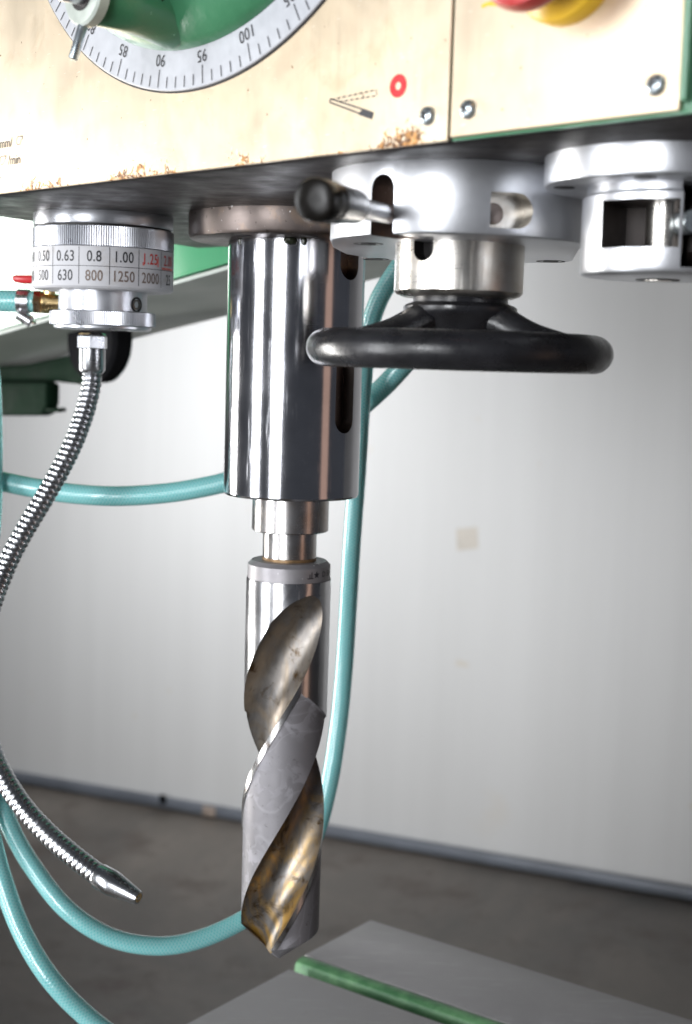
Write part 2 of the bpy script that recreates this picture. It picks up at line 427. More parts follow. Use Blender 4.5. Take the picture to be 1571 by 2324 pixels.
# ================================================================== WORK TABLE
ZT = CZ-.50
A = atZ(841, 2087, ZT); Rr = atZ(1571, 2315, ZT); L = atZ(690, 2165, ZT)
du = (Rr-A)/np.linalg.norm(Rr-A); dv = np.cross(EZ, du); dv = dv if dv@(L-A) > 0 else -dv
B = atZ(656, 2199, ZT)
tb = thing('work_table', (*(A+du*.3+dv*.2)[:2], 0), 'grey steel slotted work table with a green slot, below the twist drill', 'work table')
wA = abs((L-A)@dv)
def slab(o, a, b, nm, lab):
    s = obj(nm, *prism([o, o+du*a, o+du*a+dv*b, o+dv*b], -EZ*.045), 'table_steel', tb); bevel(s, .0012); tag(s, lab); return s
slab(A, .62, wA, 'table_slab', 'grey slab behind the green slot')
gB = (B-A)@dv
slab(A+dv*gB+du*((B-A)@du), .62-((B-A)@du), .34, 'table_slab', 'grey slab in front of the green slot')
sc_ = A+dv*(wA+gB)/2; hw = (gB-wA)/2*.96
bar_o = A+dv*(wA+.0004)+du*((L-A)@du+.002)
lw_ = (gB-wA)*.46
prof = [(0, -.026), (0, -.0012), (lw_*.10, -.0003), (lw_*.35, 0), (lw_*.65, -.0004), (lw_*.88, -.0018), (lw_, -.0045), (lw_*1.02, -.026)]
br_ = obj('slot_liner', *prism([bar_o+dv*a+EZ*b for a, b in prof], du*.55), 'slot_green', tb)
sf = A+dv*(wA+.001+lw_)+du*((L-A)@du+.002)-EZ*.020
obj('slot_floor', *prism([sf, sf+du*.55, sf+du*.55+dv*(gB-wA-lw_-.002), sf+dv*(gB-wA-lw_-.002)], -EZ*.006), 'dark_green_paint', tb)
tbo = A+du*.03+dv*.03-EZ*.0455
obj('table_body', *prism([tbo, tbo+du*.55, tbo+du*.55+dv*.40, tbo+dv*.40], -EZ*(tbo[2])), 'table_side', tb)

# ================================================================== DRILL HEAD
YAW = R_(-45.5)
Uv = np.array([math.cos(YAW), math.sin(YAW), 0]); Wv = np.array([-math.sin(YAW), math.cos(YAW), 0]); Nv = -Wv   # along the plate, into the head, out of the plate
ZU = CZ+.0815
pp = np.array([atZ(x, y, ZU) for x, y in ((0, 451), (235, 418), (660, 362), (1025, 316))]); W0 = float((pp@Wv).mean())
def uw(u, w, z): return Uv*u + Wv*w + EZ*z
def plate(x, y, out=0.): return atP(x, y, uw(0, W0-out, CZ), Wv)      # sighting onto the plate face
def us(x, y): return float(plate(x, y)@Uv)
qx, qy = -.0333, .842; Q = np.array([qx, qy, 0.])
head = thing('drill_head', (qx, qy, CZ-.1), 'radial drill head with brass front plates, silver dials, handwheel and polished quill', 'drill head')

us_seam = us(1027, 316); us_end = us(1551, 246)
back = [(-.80, W0), (-.845, W0+.03), (-.86, W0+.10), (-.878, .69)]
outl = [(-.74, W0), (-.772, W0+.012), (-.79, W0+.05), (-.80, W0+.09), (-.875, .69), (-.70, .70), (-.62, .672), (-.48, .66), (-.44, .62), (.05, .62), (.05, W0)]
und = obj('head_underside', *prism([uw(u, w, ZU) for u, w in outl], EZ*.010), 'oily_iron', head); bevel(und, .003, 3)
cas = obj('head_casting', *prism([uw(u, w+(.003 if w < W0+.001 else 0), ZU+.0103) for u, w in outl], EZ*.30), 'green_paint', head)
ye = atP(1558, 200, uw(0, W0, CZ), Wv)
# raised green frame to the right of and below the switch plate
zr0 = plate(1027, 318)[2]; 
fr = obj('plate_frame', *prism([uw(us_seam+.0005, W0-.0005, ZU+.0005), uw(us_end+.0046, W0-.0005, ZU+.0005), uw(us_end+.0046, W0-.0005, ZU+.31), uw(us_seam+.0005, W0-.0005, ZU+.31)], Wv*.003), 'green_paint', head)
rib = obj('frame_rib', *prism([uw(us_end+.0006, W0-.004, ZU+.004), uw(us_end+.0034, W0-.004, ZU+.004), uw(us_end+.0034, W0-.004, ZU+.31), uw(us_end+.0006, W0-.004, ZU+.31)], Wv*.0033), 'green_paint', head); bevel(rib, .0008)

PT = .0025                                     # plate thickness
def mkplate(nm, u0, u1, z0, m, lab):
    o = obj(nm, *prism([uw(u0, W0-PT, z0), uw(u1, W0-PT, z0), uw(u1, W0-PT, ZU+.31), uw(u0, W0-PT, ZU+.31)], Wv*(PT-.0007)), m, head, origin=uw((u0+u1)/2, W0, z0))
    bevel(o, .0004, 1); tag(o, lab); return o
main_plate = mkplate('front_plate', -.80, us_seam-.0004, ZU+.0004, 'brass_plate', 'brushed brass plate with graduated dial and rusty bottom edge')
sw_plate = mkplate('switch_plate', us_seam+.0008, us_end, ZU+.0014, 'brass_plate_switch', 'brushed brass plate carrying the stop button')
FACE = W0-PT
def onp(x, y, out=0.): return atP(x, y, uw(0, FACE-out, CZ), Wv)
# slotted screws
def screw(x, y, parent, ang):
    c = onp(x, y); r = .0036
    V1, F1 = lathe(c, [(r, -.0005), (r, .0006), (r*.93, .0014), (r*.75, .0021), (r*.45, .0025), (r*.1, .0026)], 32, Nv)
    a = Uv*math.cos(ang)+EZ*math.sin(ang); b = np.cross(Nv, a)
    V2, F2 = join([box(c+Nv*.00225, a*r*.50, b*r*.11, Nv*.0006), box(c+Nv*.00225, b*r*.50, a*r*.11, Nv*.0006)])
    V, Fc = join([(V1, F1), (V2, F2)])
    obj('screw', V, Fc, ['grey_zinc', 'dark_hole'], parent, [0]*len(F1)+[1]*len(F2))
screw(972, 264, main_plate, .5); screw(1064, 249, sw_plate, .9); screw(1490, 194, sw_plate, .2)

# printed marks on the plate: points given in sightings, laid 0.15 mm proud
def strip(pts, w, closed=False):
    P = [onp(*p, .00018) for p in pts]; parts = []
    for a, b in zip(P[:-1], P[1:]):
        d = b-a; l = np.linalg.norm(d); d /= l; t = np.cross(d, Nv)
        parts.append(([a-t*w/2, b-t*w/2, b+t*w/2, a+t*w/2], [(0, 1, 2, 3)]))
    return parts
def ringmark(x, y, r0, r1, a0=0, a1=2*math.pi, n=48):
    c = onp(x, y, .00018); V = []; Fc = []
    for k in range(n+1):
        a = a0+(a1-a0)*k/n; d = Uv*math.cos(a)+EZ*math.sin(a); V += [c+d*r0, c+d*r1]
    for k in range(n): Fc.append((2*k, 2*k+1, 2*k+3, 2*k+2))
    return V, Fc
o = obj('red_ring_mark', *ringmark(903.5, 195, .0015, .0044), 'red_print', main_plate)
lw = .00058
ic = strip([(750, 224), (823, 248)], lw)+strip([(748, 232), (817, 258)], lw)+strip([(750, 224), (748, 232)], lw)
hd = [onp(*p, .00018) for p in ((823, 246), (848, 255), (844, 271), (813, 260))]
ic.append((hd, [(0, 1, 2, 3)]))
def dash(p, q, n):
    out = []
    for k in range(n):
        t0, t1 = k/n, (k+.62)/n
        out += strip([(p[0]+(q[0]-p[0])*t0, p[1]+(q[1]-p[1])*t0), (p[0]+(q[0]-p[0])*t1, p[1]+(q[1]-p[1])*t1)], lw*.9)
    return out
ic += dash((752, 226), (853, 204), 8)+dash((770, 231), (856, 217), 7)+dash((853, 204), (856, 217), 2)+dash((822, 210), (826, 222), 2)
obj('lever_mark', *join(ic), 'ink', main_plate)
def ptext(s, x, y, size, m, parent, rot=0., nm='lettering', spacing=1.):
    V, Fc = text2d(s, size, spacing); c = onp(x, y, .00018); ca, sa = math.cos(rot), math.sin(rot)
    P = [c+Uv*(a*ca-b*sa)+EZ*(a*sa+b*ca) for a, b in V]
    return obj(nm, P, Fc, m, parent)
ptext('mm/', 14, 324, .0070, 'ink', main_plate)
ptext('/min', 32, 362, .0070, 'ink', main_plate)
ptext('r', 1, 408, .0062, 'faded_ink', main_plate)
obj('turn_mark', *join([ringmark(42, 319, .0020, .00235, .9, 6.6)]+strip([(46, 309), (52, 309)], lw)+strip([(51, 308), (50, 317)], lw)), 'faded_ink', main_plate)
obj('turn_mark', *join([ringmark(4, 364, .0020, .00235, .9, 6.6)]+strip([(8, 354), (14, 354)], lw)+strip([(13, 353), (12, 362)], lw)), 'faded_ink', main_plate)

# ---------------------------------------------------------------- graduated depth dial, set in the front plate
# fit of the dial circle to the graduation sightings
def fit_dial():
    obs = {80: (196, 117.5), 85: (270.5, 176), 90: (362.5, 202.5), 95: (466, 191.5), 100: (577.5, 141), 105: (686.5, 51)}
    P = {k: onp(*v) for k, v in obs.items()}
    uvp = np.array([[p@Uv, p[2]] for p in P.values()])
    A_ = np.c_[2*uvp, np.ones(len(uvp))]; s, *_ = np.linalg.lstsq(A_, (uvp**2).sum(1), rcond=None)
    c = s[:2]; r = math.sqrt(s[2]+c@c); an = np.unwrap(np.arctan2(uvp[:, 1]-c[1], uvp[:, 0]-c[0]))
    k = np.polyfit(np.array(list(obs))-90., an, 1); return c, r, k[1], k[0]
DC, DR, DA0, DDA = fit_dial()
dc = uw(DC[0], FACE, DC[1])
print('dial', DC, DR, math.degrees(DA0), math.degrees(DDA)*5)
DRo = DR+.0008
dial = obj('depth_dial', *lathe(dc, [(DRo, -.0005), (DRo, .0010), (DRo-.0004, .0014), (DRo*.55, .0014)], 240, Nv), 'dial_silver', head)
tag(dial, 'silver graduated ring dial with upside-down numbers')
obj('dial_edge', *lathe(dc, [(DRo+.0009, .0001), (DRo+.0009, .0003), (DRo+.0001, .0003), (DRo+.0001, .0001), (DRo+.0009, .0001)], 240, Nv, caps=False), 'dark_hole', dial)
def dpt(r, a, out=.0016): return dc + Uv*r*math.cos(a)+EZ*r*math.sin(a)+Nv*out
tk = []
for k in range(62, 122):
    a = DA0+DDA*(k-90); l = .0080 if k % 5 == 0 else .0049; w = .00028
    r1 = DR-.0005; t = np.array([-math.sin(a), math.cos(a)])
    P = [dpt(r1, a)+(Uv*t[0]+EZ*t[1])*w, dpt(r1, a)-(Uv*t[0]+EZ*t[1])*w, dpt(r1-l, a)-(Uv*t[0]+EZ*t[1])*w, dpt(r1-l, a)+(Uv*t[0]+EZ*t[1])*w]
    tk.append((P, [(0, 1, 2, 3)]))
obj('graduation_marks', *join(tk), 'ink', dial)
for k in range(65, 121, 5):
    a = DA0+DDA*(k-90); V, Fc = text2d(str(k), .0076, 1.05, .9); c = dpt(DR-.0124, a)
    rad = Uv*math.cos(a)+EZ*math.sin(a); tan = np.cross(rad, Nv)      # reads from the dial's centre outwards
    tan = -tan if False else tan
    # letters stand with their tops outwards (they appear upside down at the bottom of the dial)
    obj('numeral', [c+rad*q[1]+np.cross(rad, Nv)*(-1)*(-q[0]) for q in V], Fc, 'ink', dial)
# green hub with its boss
HR = DR-.0176
hub = obj('dial_hub', *lathe(dc, [(HR+.0008, .0016), (HR, .004), (HR-.002, .007), (HR-.007, .012), (HR-.020, .019), (HR-.05, .026), (.01, .030)], 160, Nv), 'green_paint', head, sharp=50)
tag(hub, 'green painted cast hub of the depth dial')

bb = onp(354, 108, .012); be = bb + Nv*.05
# boss: round bar out of the hub, along the plate normal
def along(x, y, base, d):                      # point of the line base + t d nearest to the sighting's ray
    r = ray(x, y); r = r/np.linalg.norm(r); o_ = np.array([0, 0, CZ]); w0_ = base-o_
    b_ = d@r; t = (b_*(r@w0_)-(d@w0_))/(1-b_*b_); return base+d*t
be = along(207, 48, bb, Nv); Lb = np.linalg.norm(be-bb)
rb = .0122; bc = bb+EZ*(rb*.97+.0035)+Uv*.003
boss = obj('hub_boss', *lathe(bc, [(rb*1.25, -.006), (rb*1.08, .006), (rb, .016), (rb, Lb-.001), (rb-.0006, Lb-.0002)], 72, Nv), 'green_paint', hub, sharp=50)
obj('boss_collar', *lathe(bc, [(rb-.001, Lb-.0001), (rb+.0014, Lb+.0006), (rb+.0014, Lb+.0052), (rb+.0004, Lb+.0062), (rb*.62, Lb+.0062)], 72, Nv), 'worn_green_paint', hub)
obj('boss_bore', *lathe(bc, [(rb*.62, Lb+.0058), (rb*.62, Lb+.0066), (rb*.42, Lb+.0066)], 48, Nv), 'dark_hole', hub)
obj('boss_shaft', *cyl(bc+Nv*(Lb+.004), rb*.44, .012, 48, Nv, .0008), 'zinc', hub)
pz = bc+Nv*(Lb+.003)-EZ*(rb-.002)-Uv*.002
pe = along(172, 137, pz, (-EZ*.95-Uv*.05+Nv*.28)/np.linalg.norm(-EZ*.95-Uv*.05+Nv*.28))
C = np.linspace(pz, pe, 10); ln = np.linalg.norm(pe-pz)
obj('lock_pin', *cyl(pz, .0021, ln, 32, (pe-pz), .0006), 'grey_zinc', hub)
pc = onp(355, 8, .018)
obj('hub_plug', *lathe(pc, [(.0074, -.006), (.0074, .0035), (.0067, .0042), (.0028, .0042), (.0020, .003)], 48, Nv), 'green_paint', hub)
obj('plug_groove', *lathe(pc, [(.0074, .0012), (.0080, .0014), (.0080, .0030), (.0074, .0032)], 48, Nv, caps=False), 'dark_hole', hub)

# ---------------------------------------------------------------- stop button
ec = onp(1290, -70)
ec = onp(1287, 60)+EZ*.0215
es = obj('stop_button', *lathe(ec, [(.0215, .0), (.0215, .004), (.0205, .0065), (.0165, .009), (.0150, .0135), (.012, .014)], 96, Nv), 'yellow_plastic', head)
tag(es, 'yellow collar of the red emergency stop button')
ec2 = along(1219, 14, ec-EZ*.0195, Nv); eo = float((ec2-ec)@Nv); eo = min(max(eo, .02), .045)
obj('button_stem', *cyl(ec+Nv*.012, .0100, eo-.010, 48, Nv), 'black_plastic', es)
obj('button_cap', *lathe(ec+Nv*eo, [(.010, -.003), (.0185, -.002), (.0205, .0005), (.0208, .004), (.0195, .008), (.014, .0105), (.002, .0115)], 96, Nv), 'red_plastic', es)
obj('label_remnant', *join(strip([(1093, 15), (1108, 8), (1128, 10), (1150, 3)], .0013)), 'yellow_plastic', sw_plate)

# ---------------------------------------------------------------- quill with its flange
def Zq(x, y): return float(atY(x, y, qy)[2])
RQ = (atY(829, 700, qy)[0]-atY(519, 700, qy)[0])/2
RF = qx-atY(429, 545, qy)[0]; zfb = float(atY(600, 529, qy-RF)[2]); zqb = Zq(661, 1124)
fg = obj('quill_flange', *lathe((qx, qy, zfb), [(RF-.003, 0), (RF-.001, .0007), (RF, .0025), (RF, ZU-zfb)], 160), 'flange_steel', head); tag(fg, 'brown steel flange ring above the quill')
for a in (-.62, .12, .95):
    c = onround(Q, RF*.82, a, zfb)
    obj('bolt', *join([lathe(c, [(.0052, .0006), (.0052, -.0003), (.0040, -.0003), (.0036, .0006)], 32, caps=False), cyl(c-EZ*.0001, .0036, .0004, 32)]), 'dark_hole', fg)
quill = obj('quill', *lathe((qx, qy, zqb), [(.012, 0), (RQ-.0022, 0), (RQ-.0008, .0004), (RQ, .0016), (RQ, zfb-zqb-.0002)], 220), 'polished_steel', head)
tag(quill, 'polished steel quill sleeve with two key slots')
th = math.asin((788-670)/155)
sl = [roundcut(Q, RQ, th, Zq(788, 641), zfb+.02, .0165, .009), roundcut(Q, RQ, th*.97, Zq(785, 979), Zq(785, 770), .0158, .009)]
cut(quill, sl, 'slot_steel')
for a, r in ((-.95, .0013), (-.10, .0034), (.09, .0015)):
    obj('oil_bead', *lathe(onround(Q, RQ*.99, a, zfb-.0042), [(.0002, 0), (r, .0008), (r*1.2, .0022), (r*1.1, .0038), (r*.7, .0043)], 20), 'oil_grime', fg)
RS = (746-573)/2/F*.851; RN = (719-597.5)/2/F*.853; RC = (749.4-563)/2/F*.856; RD = (751-560)/2/F*.858
zs = Zq(659, 1204); zn = Zq(657, 1252); zct = Zq(656, 1270); zcb = Zq(656, 1311)
spd = obj('spindle_nose', *lathe((qx, qy, zs), [(RS-.0012, 0), (RS, .0007), (RS, zqb-zs+.002)], 128), 'worn_steel', head)

# ---------------------------------------------------------------- feed dial
dn = atZ(233, 476, ZU); dd = dn/np.linalg.norm([dn[0], dn[1], 0]); dd[2] = 0
RDl = .0425; Dc = np.array([dn[0], dn[1], 0])+dd*RDl; dY = float(Dc[1])
dx_c = atY(235, 600, dY)[0]; Dc = np.array([dx_c, dY, 0.])
def zd(y, r, x=235): return float(atY(x, y, dY-r)[2])
RD1 = (388-82)/2/F*dY*1.01; RD2 = (392-79.5)/2/F*dY*1.0; RB = (390-77.5)/2/F*dY
fd = obj('feed_dial', *zcyl(Dc, zd(506, RD1), ZU+.001, RD1, 128), 'satin_silver', head); tag(fd, 'silver feed selector dial with two rows of numbers')
def knurl(nm, r, z0, z1, nk, depth, parent, m):
    rm = lambda j, k: np.where(k % 2 == 0, 0., -depth) if j in (1, 2) else np.zeros(len(k))-depth
    obj(nm, *lathe((Dc[0], Dc[1], z0), [(r-.0012, 0), (r, .0006), (r, z1-z0-.0006), (r-.0012, z1-z0)], nk*2, rmod=rm), m, parent, sharp=25)
zk1 = zd(559, RD2); zk0 = zd(509, RD2)
knurl('knurled_ring', RD2, zk1, zk0, 190, .00042, fd, 'satin_silver')
obj('groove', *zcyl(Dc, zk0-.0004, zd(506, RD1)+.0006, RD1-.0014, 96, 0), 'dark_hole', fd)
zb1 = zd(647, RB); zb0 = zk1+.0001; zrow = zd(604, RB)
band = obj('number_band', *lathe((Dc[0], Dc[1], zb1), [(RB-.0045, -.0022), (RB-.0012, -.0018), (RB, -.0006), (RB, zb0-zb1)], 160), 'number_band', fd)
def wrap(P2, r, th0, zc, Fc, m, parent, nm):
    return obj(nm, [onround(Dc, r, th0+a/r, zc+b) for a, b in P2], Fc, m, parent)
ln_parts = []
def arcstrip(a0, a1, z, w, n):
    V = []; Fc = []
    for k in range(n+1):
        a = a0+(a1-a0)*k/n; V += [onround(Dc, RB+.00012, a, z-w), onround(Dc, RB+.00012, a, z+w)]
    return V, [(2*k, 2*k+2, 2*k+3, 2*k+1) for k in range(n)]
ln_parts.append(arcstrip(-math.pi, math.pi, zrow, .00016, 160))
A0 = R_(4.7); ST = R_(24.)
for k in range(-5, 6):
    a = A0+k*ST; ln_parts.append(arcstrip(a-.0042, a+.0042, (zb1+zb0)/2, (zb0-zb1)/2*.96, 1))
obj('scale_lines', *join(ln_parts), 'ink', fd)
rows = [('0.40', '400', -3), ('0.50', '500', -2), ('0.63', '630', -1), ('0.8', '800', 0), ('1.00', '1250', 1), ('1.25', '2000', 2), ('2.00', '25', 3)]
for top, bot, k in rows:
    a = A0+(k-.5)*ST; s = .0088
    wrap(text2d(top, s, 1.08, .76)[0], RB+.00014, a, (zrow+zb0)/2, text2d(top, s, 1.08, .76)[1], 'red_ink' if k >= 2 else 'ink', fd, 'numeral')
    wrap(text2d(bot, s, 1.05, .76)[0], RB+.00014, a, (zrow+zb1)/2, text2d(bot, s, 1.05, .76)[1], 'faded_ink' if k in (0, 1, 2) else 'ink', fd, 'numeral')
obj('red_smear', *join([arcstrip(A0+ST*1.80, A0+ST*1.86, (zrow+zb0)/2-.0012, .0030, 2), arcstrip(A0+ST*1.14, A0+ST*1.22, (zrow+zb0)/2-.0030, .0010, 2), arcstrip(A0+ST*2.05, A0+ST*2.9, zrow+.0010, .0007, 6)]), 'red_smear', fd)
RNk = (332-135)/2/F*dY; zn0 = zd(701, RNk); RK2 = (348-113)/2/F*dY; zk3 = zd(739, RK2); zk2 = zd(704, RK2)
nk_ = obj('dial_neck', *zcyl(Dc, zn0-.002, zb1, RNk, 96, 0), 'satin_silver', fd)
sa = math.asin(.74); ss = onround(Dc, RNk, sa, zd(686, RNk)-.0005); sd = onround(Dc, 1, sa, 0)-Dc
obj('set_screw', *lathe(ss, [(.0046, -.004), (.0046, .0004), (.0036, .0004), (.0034, -.0002)], 32, sd), 'dark_hole', fd)
obj('screw_socket', *lathe(ss, [(.0034, -.003), (.0034, .0001), (.0022, .0002), (.0019, -.0008)], 6, sd), 'slot_steel', fd)
knurl('knurled_rim', RK2, zk3, zk2, 165, .00036, fd, 'satin_silver')
obj('rim_base', *lathe((Dc[0], Dc[1], zk3-.0022), [(.014, 0), (RK2-.0038, 0), (RK2-.0026, .0008), (RK2-.0024, .0024)], 96), 'satin_silver', fd)
obj('base_recess', *cyl((Dc[0], Dc[1], zk3-.00245), .0150, .0004, 48), 'dark_hole', fd)

# ---------------------------------------------------------------- speed selector drum with handwheel
tn = atZ(1040, 358, ZU); Tc = np.array([atY(1040, 560, .638)[0], .638, 0.]); RTt = .0571
tY = float(Tc[1])
zt1 = float(atY(1030, 531, tY-RTt)[2])
ol = [(-.0571*math.cos(a), -.0571*math.sin(a)) for a in np.linspace(0, math.pi, 61) if -.0571*math.cos(a) < .0531]
ol += [(.0530, -.018), (.0555, .010), (.0625, .072), (.0610, .084), (.03, .108), (-.014, .112), (-.036, .100), (-.051, .072), (-.0565, .035)]
V, Fc = prism([(Tc[0]+a, Tc[1]+b, zt1) for a, b in ol], EZ*(ZU-zt1+.001))
drum = obj('selector_drum', V, Fc, 'satin_aluminium', head); tag(drum, 'wide silver selector drum above the black handwheel')
bevel(drum, .0012, 2, 60)
aslot = math.asin((879-1040)/287.); awin = math.asin((1150-1040)/287.)
zw1 = float(atY(1150, 438, tY-RTt*.93)[2]); zw0 = float(atY(1150, 519, tY-RTt*.93)[2]); zsl = float(atY(876, 394, tY-RTt*.8)[2])
f_ = facing(Tc); s_ = np.array([-f_[1], f_[0], 0]); dw = f_*math.cos(awin)+s_*math.sin(awin); tw = np.array([-dw[1], dw[0], 0])
hz = (zw1-zw0)/2; cw = Tc+dw*(RTt-.0095)+EZ*(zw0+zw1)/2
Dsh = [(-.0098, -hz), (-.0098, hz), (.002, hz)]+[(.002+hz*1.0*math.sin(a), hz*math.cos(a)) for a in np.linspace(.15, math.pi-.15, 12)]+[(.002, -hz)]
wcut = prism([cw+tw*a+EZ*b for a, b in Dsh], dw*.04)
cut(drum, [roundcut(Tc, RTt, aslot, zt1-.02, zsl, .0116, .020, True, False)], 'slot_steel')
cut(drum, [wcut], 'hub_steel')
obj('window_bore', *lathe(cw+dw*.0001-tw*.0048-EZ*hz*.1, [(hz*.62, -.002), (hz*.62, .0004), (hz*.5, .0006)], 32, dw), 'slot_steel', drum)
for x, y, r in ((836, 553, .0068), (853, 588, .0068), (1142, 556, .0068), (1250, 593, .0072)):
    c = atZ(x, y, zt1)
    obj('bolt', *join([lathe(c, [(r, .0005), (r, -.0002), (r*.86, -.0002), (r*.84, .0003)], 40, caps=False)]), 'dark_hole', drum)
    obj('bolt_socket', *cyl(c-EZ*.00025, r*.58, .0004, 6), 'dark_hole', drum)
RH = (1187-898)/2/F*tY; zh = float(atY(1042, 664, tY-RH)[2])
Hc = np.array([atY(1042, 610, tY)[0], tY, 0.])
hb = obj('selector_hub', *lathe((Hc[0], Hc[1], zh), [(RH-.0045, -.0012), (RH-.0012, 0), (RH, .0014), (RH, zt1-zh)], 128), 'hub_steel', head); tag(hb, 'bare steel hub below the selector drum')
an = math.asin((963-1042)/144.)
cut(hb, [roundcut(Hc, RH, an, float(atY(963, 592, tY-RH*.83)[2]), zt1+.01, .0102, .008)], 'dark_hole')
# lever with black grip
p_s = atY(884, 487, .606); p_f = atY(806, 470, .535); p_n = atY(712, 453, .492)
ldir = (p_n-p_f)/np.linalg.norm(p_n-p_f); p_s2 = p_s
lev = obj('lever_rod', *cyl(p_s2, .0040, np.linalg.norm(p_f+ldir*.004-p_s2), 40, p_f+ldir*.004-p_s2), 'satin_aluminium', head); tag(lev, 'short silver lever rod in the drum slot')
lg = np.linalg.norm(p_n-p_f)
obj('lever_grip', *lathe(p_f, [(.0050, 0), (.0060, .0004), (.0064, .002), (.0073, lg*.62), (.0076, lg*.66), (.0073, lg*.70), (.0076, lg*.74), (.0076, lg-.0012), (.0073, lg-.0003), (.0067, lg), (.002, lg+.0001)], 64, ldir), 'black_knob', lev)
# handwheel
wz = float(atY(1041, 797, tY)[2]); Wc = np.array([atY(1041, 797, tY)[0], tY, 0.])
RW = (1385-697)/2/F*tY; rt = .0086; MR = RW-rt
hwl = thing('tmp', (0, 0, 0), None, None); bpy.data.objects.remove(hwl)
tz = []; seg = 180; pr = []
for k in range(40):
    a = 2*math.pi*k/40; pr.append((MR+rt*1.0*math.cos(a), rt*.98*math.sin(a)))
pr.append(pr[0])
rim = obj('handwheel', *lathe((Wc[0], Wc[1], wz), pr, seg, caps=False), 'black_plastic', head); tag(rim, 'black plastic handwheel rim below the selector drum')
zhu = zh-.0012; rh = (1168-913)/2/F*tY
z71 = float(atY(1041, 688, tY-rh)[2]); z74 = float(atY(1041, 706, tY-rh)[2]); z76 = float(atY(1041, 745, tY-rh*.75)[2])
obj('wheel_hub', *lathe((Wc[0], Wc[1], 0), [(rh*.5, wz-.004), (rh*.80, wz-.002), (rh*.82, z76), (rh*.84, z74-.006), (rh*.88, z74-.0028), (rh*.97, z74-.0012), (rh, z74+.0006), (rh, z71-.001), (rh*.95, z71), (rh*.84, z71+.0010), (rh*.83, zhu)], 96), 'black_plastic', rim, sharp=40)
fW = facing(Wc); sW = np.array([-fW[1], fW[0], 0])
for a in (R_(-50), R_(54), R_(178)):
    d = fW*math.cos(a)+sW*math.sin(a)
    P0 = np.array([Wc[0], Wc[1], z74-.0035])+d*rh*.62; P1 = np.array([Wc[0], Wc[1], wz+.0005])+d*(MR-.001)
    C, s = spline([P0, P0+d*.006-EZ*.0008, (P0+P1)/2-EZ*.001, P1], 6)
    V, Fc, uv = sweep(C, s, np.linspace(.0082, .0070, len(C)), 20)
    obj('spoke', V, Fc, 'black_plastic', rim)

# ---------------------------------------------------------------- right-hand clamp drum
rn = atZ(1512, 318, ZU); RFl = .0484; cY = float(rn[1])+RFl
Kc = np.array([atY(1512, 480, cY)[0], cY, 0.])
zf1 = float(atY(1512, 394, cY-RFl)[2]); RK = (1512-1327)/F*cY; zkb = float(atY(1512, 619, cY-RK)[2])
kf = obj('clamp_flange', *lathe((Kc[0], Kc[1], zf1), [(RFl-.0016, 0), (RFl-.0004, .0005), (RFl, .0016), (RFl, ZU-zf1+.001)], 160), 'satin_aluminium', head); tag(kf, 'silver flange of the clamp drum at the right edge')
for a in (-1.35, -.2): 
    c = onround(Kc, RFl*.84, a, zf1); obj('bolt', *cyl(c-EZ*.0003, .0042, .0006, 24), 'dark_hole', kf)
kd = obj('clamp_drum', *lathe((Kc[0], Kc[1], zkb), [(RK-.0022, 0), (RK-.0006, .0006), (RK, .0020), (RK, zf1-zkb-.0042), (RK-.0016, zf1-zkb-.0028), (RK-.0016, zf1-zkb)], 128), 'satin_aluminium', head); tag(kd, 'silver clamp drum with a square window, right edge')
f_ = facing(Kc); s_ = np.array([-f_[1], f_[0], 0])
def radial(th): return f_*math.cos(th)+s_*math.sin(th)
t0 = math.asin((1378-1512)/185.); t1 = math.asin((1541-1512)/185.); tm = (t0+t1)/2; hwid = RK*math.sin((t1-t0)/2)
zq1 = float(atY(1450, 447, cY-RK)[2]); zq0 = float(atY(1450, 558, cY-RK)[2])
dm = radial(tm); tmn = np.array([-dm[1], dm[0], 0])
winc = box(Kc+dm*(RK*.62)+EZ*(zq0+zq1)/2, tmn*hwid, dm*RK*.55, EZ*(zq1-zq0)/2)
th2 = math.asin((1575-1512)/185.); d2 = radial(th2); t2 = np.array([-d2[1], d2[0], 0])
slc = box(Kc+d2*RK*.75+EZ*((zkb+.0045+zf1)/2), t2*.0052, d2*RK*.6, EZ*(zf1-zkb)/2)
cut(kd, [winc, slc], 'recess_shade')
ic_ = Kc+radial(math.asin((1508-1512)/185.))*RK*.42
obj('inner_shaft', *zcyl(ic_, zkb+.003, zf1-.003, .0072, 48, 0), 'hub_steel', kd)
obj('clamp_rod', *cyl(Kc+d2*RK*.45+EZ*float((zq0+zq1)/2+.001), .0044, RK*.52, 32, d2, .0006), 'grey_zinc', kd)
bc_ = atZ(1493, 635, zkb)
obj('drum_recess', *cyl(bc_-EZ*.0003, .0088, .0005, 48), 'dark_hole', kd)
obj('recess_plug', *cyl(bc_-EZ*.0006, .0056, .0008, 48), 'hub_steel', kd)
# bearing cap behind, between the two drums
bcp = atY(1345, 480, .76); 
cap = obj('bearing_cap', *zcyl(bcp, float(atY(1320, 508, .74)[2]), ZU+.001, .018, 64, .001), 'oily_iron', head)
for a in (-1.2, -.75): c = onround(bcp, .0145, a, float(atY(1320, 508, .74)[2])); obj('bolt', *cyl(c-EZ*.0003, .0026, .0005, 24), 'dark_hole', cap)

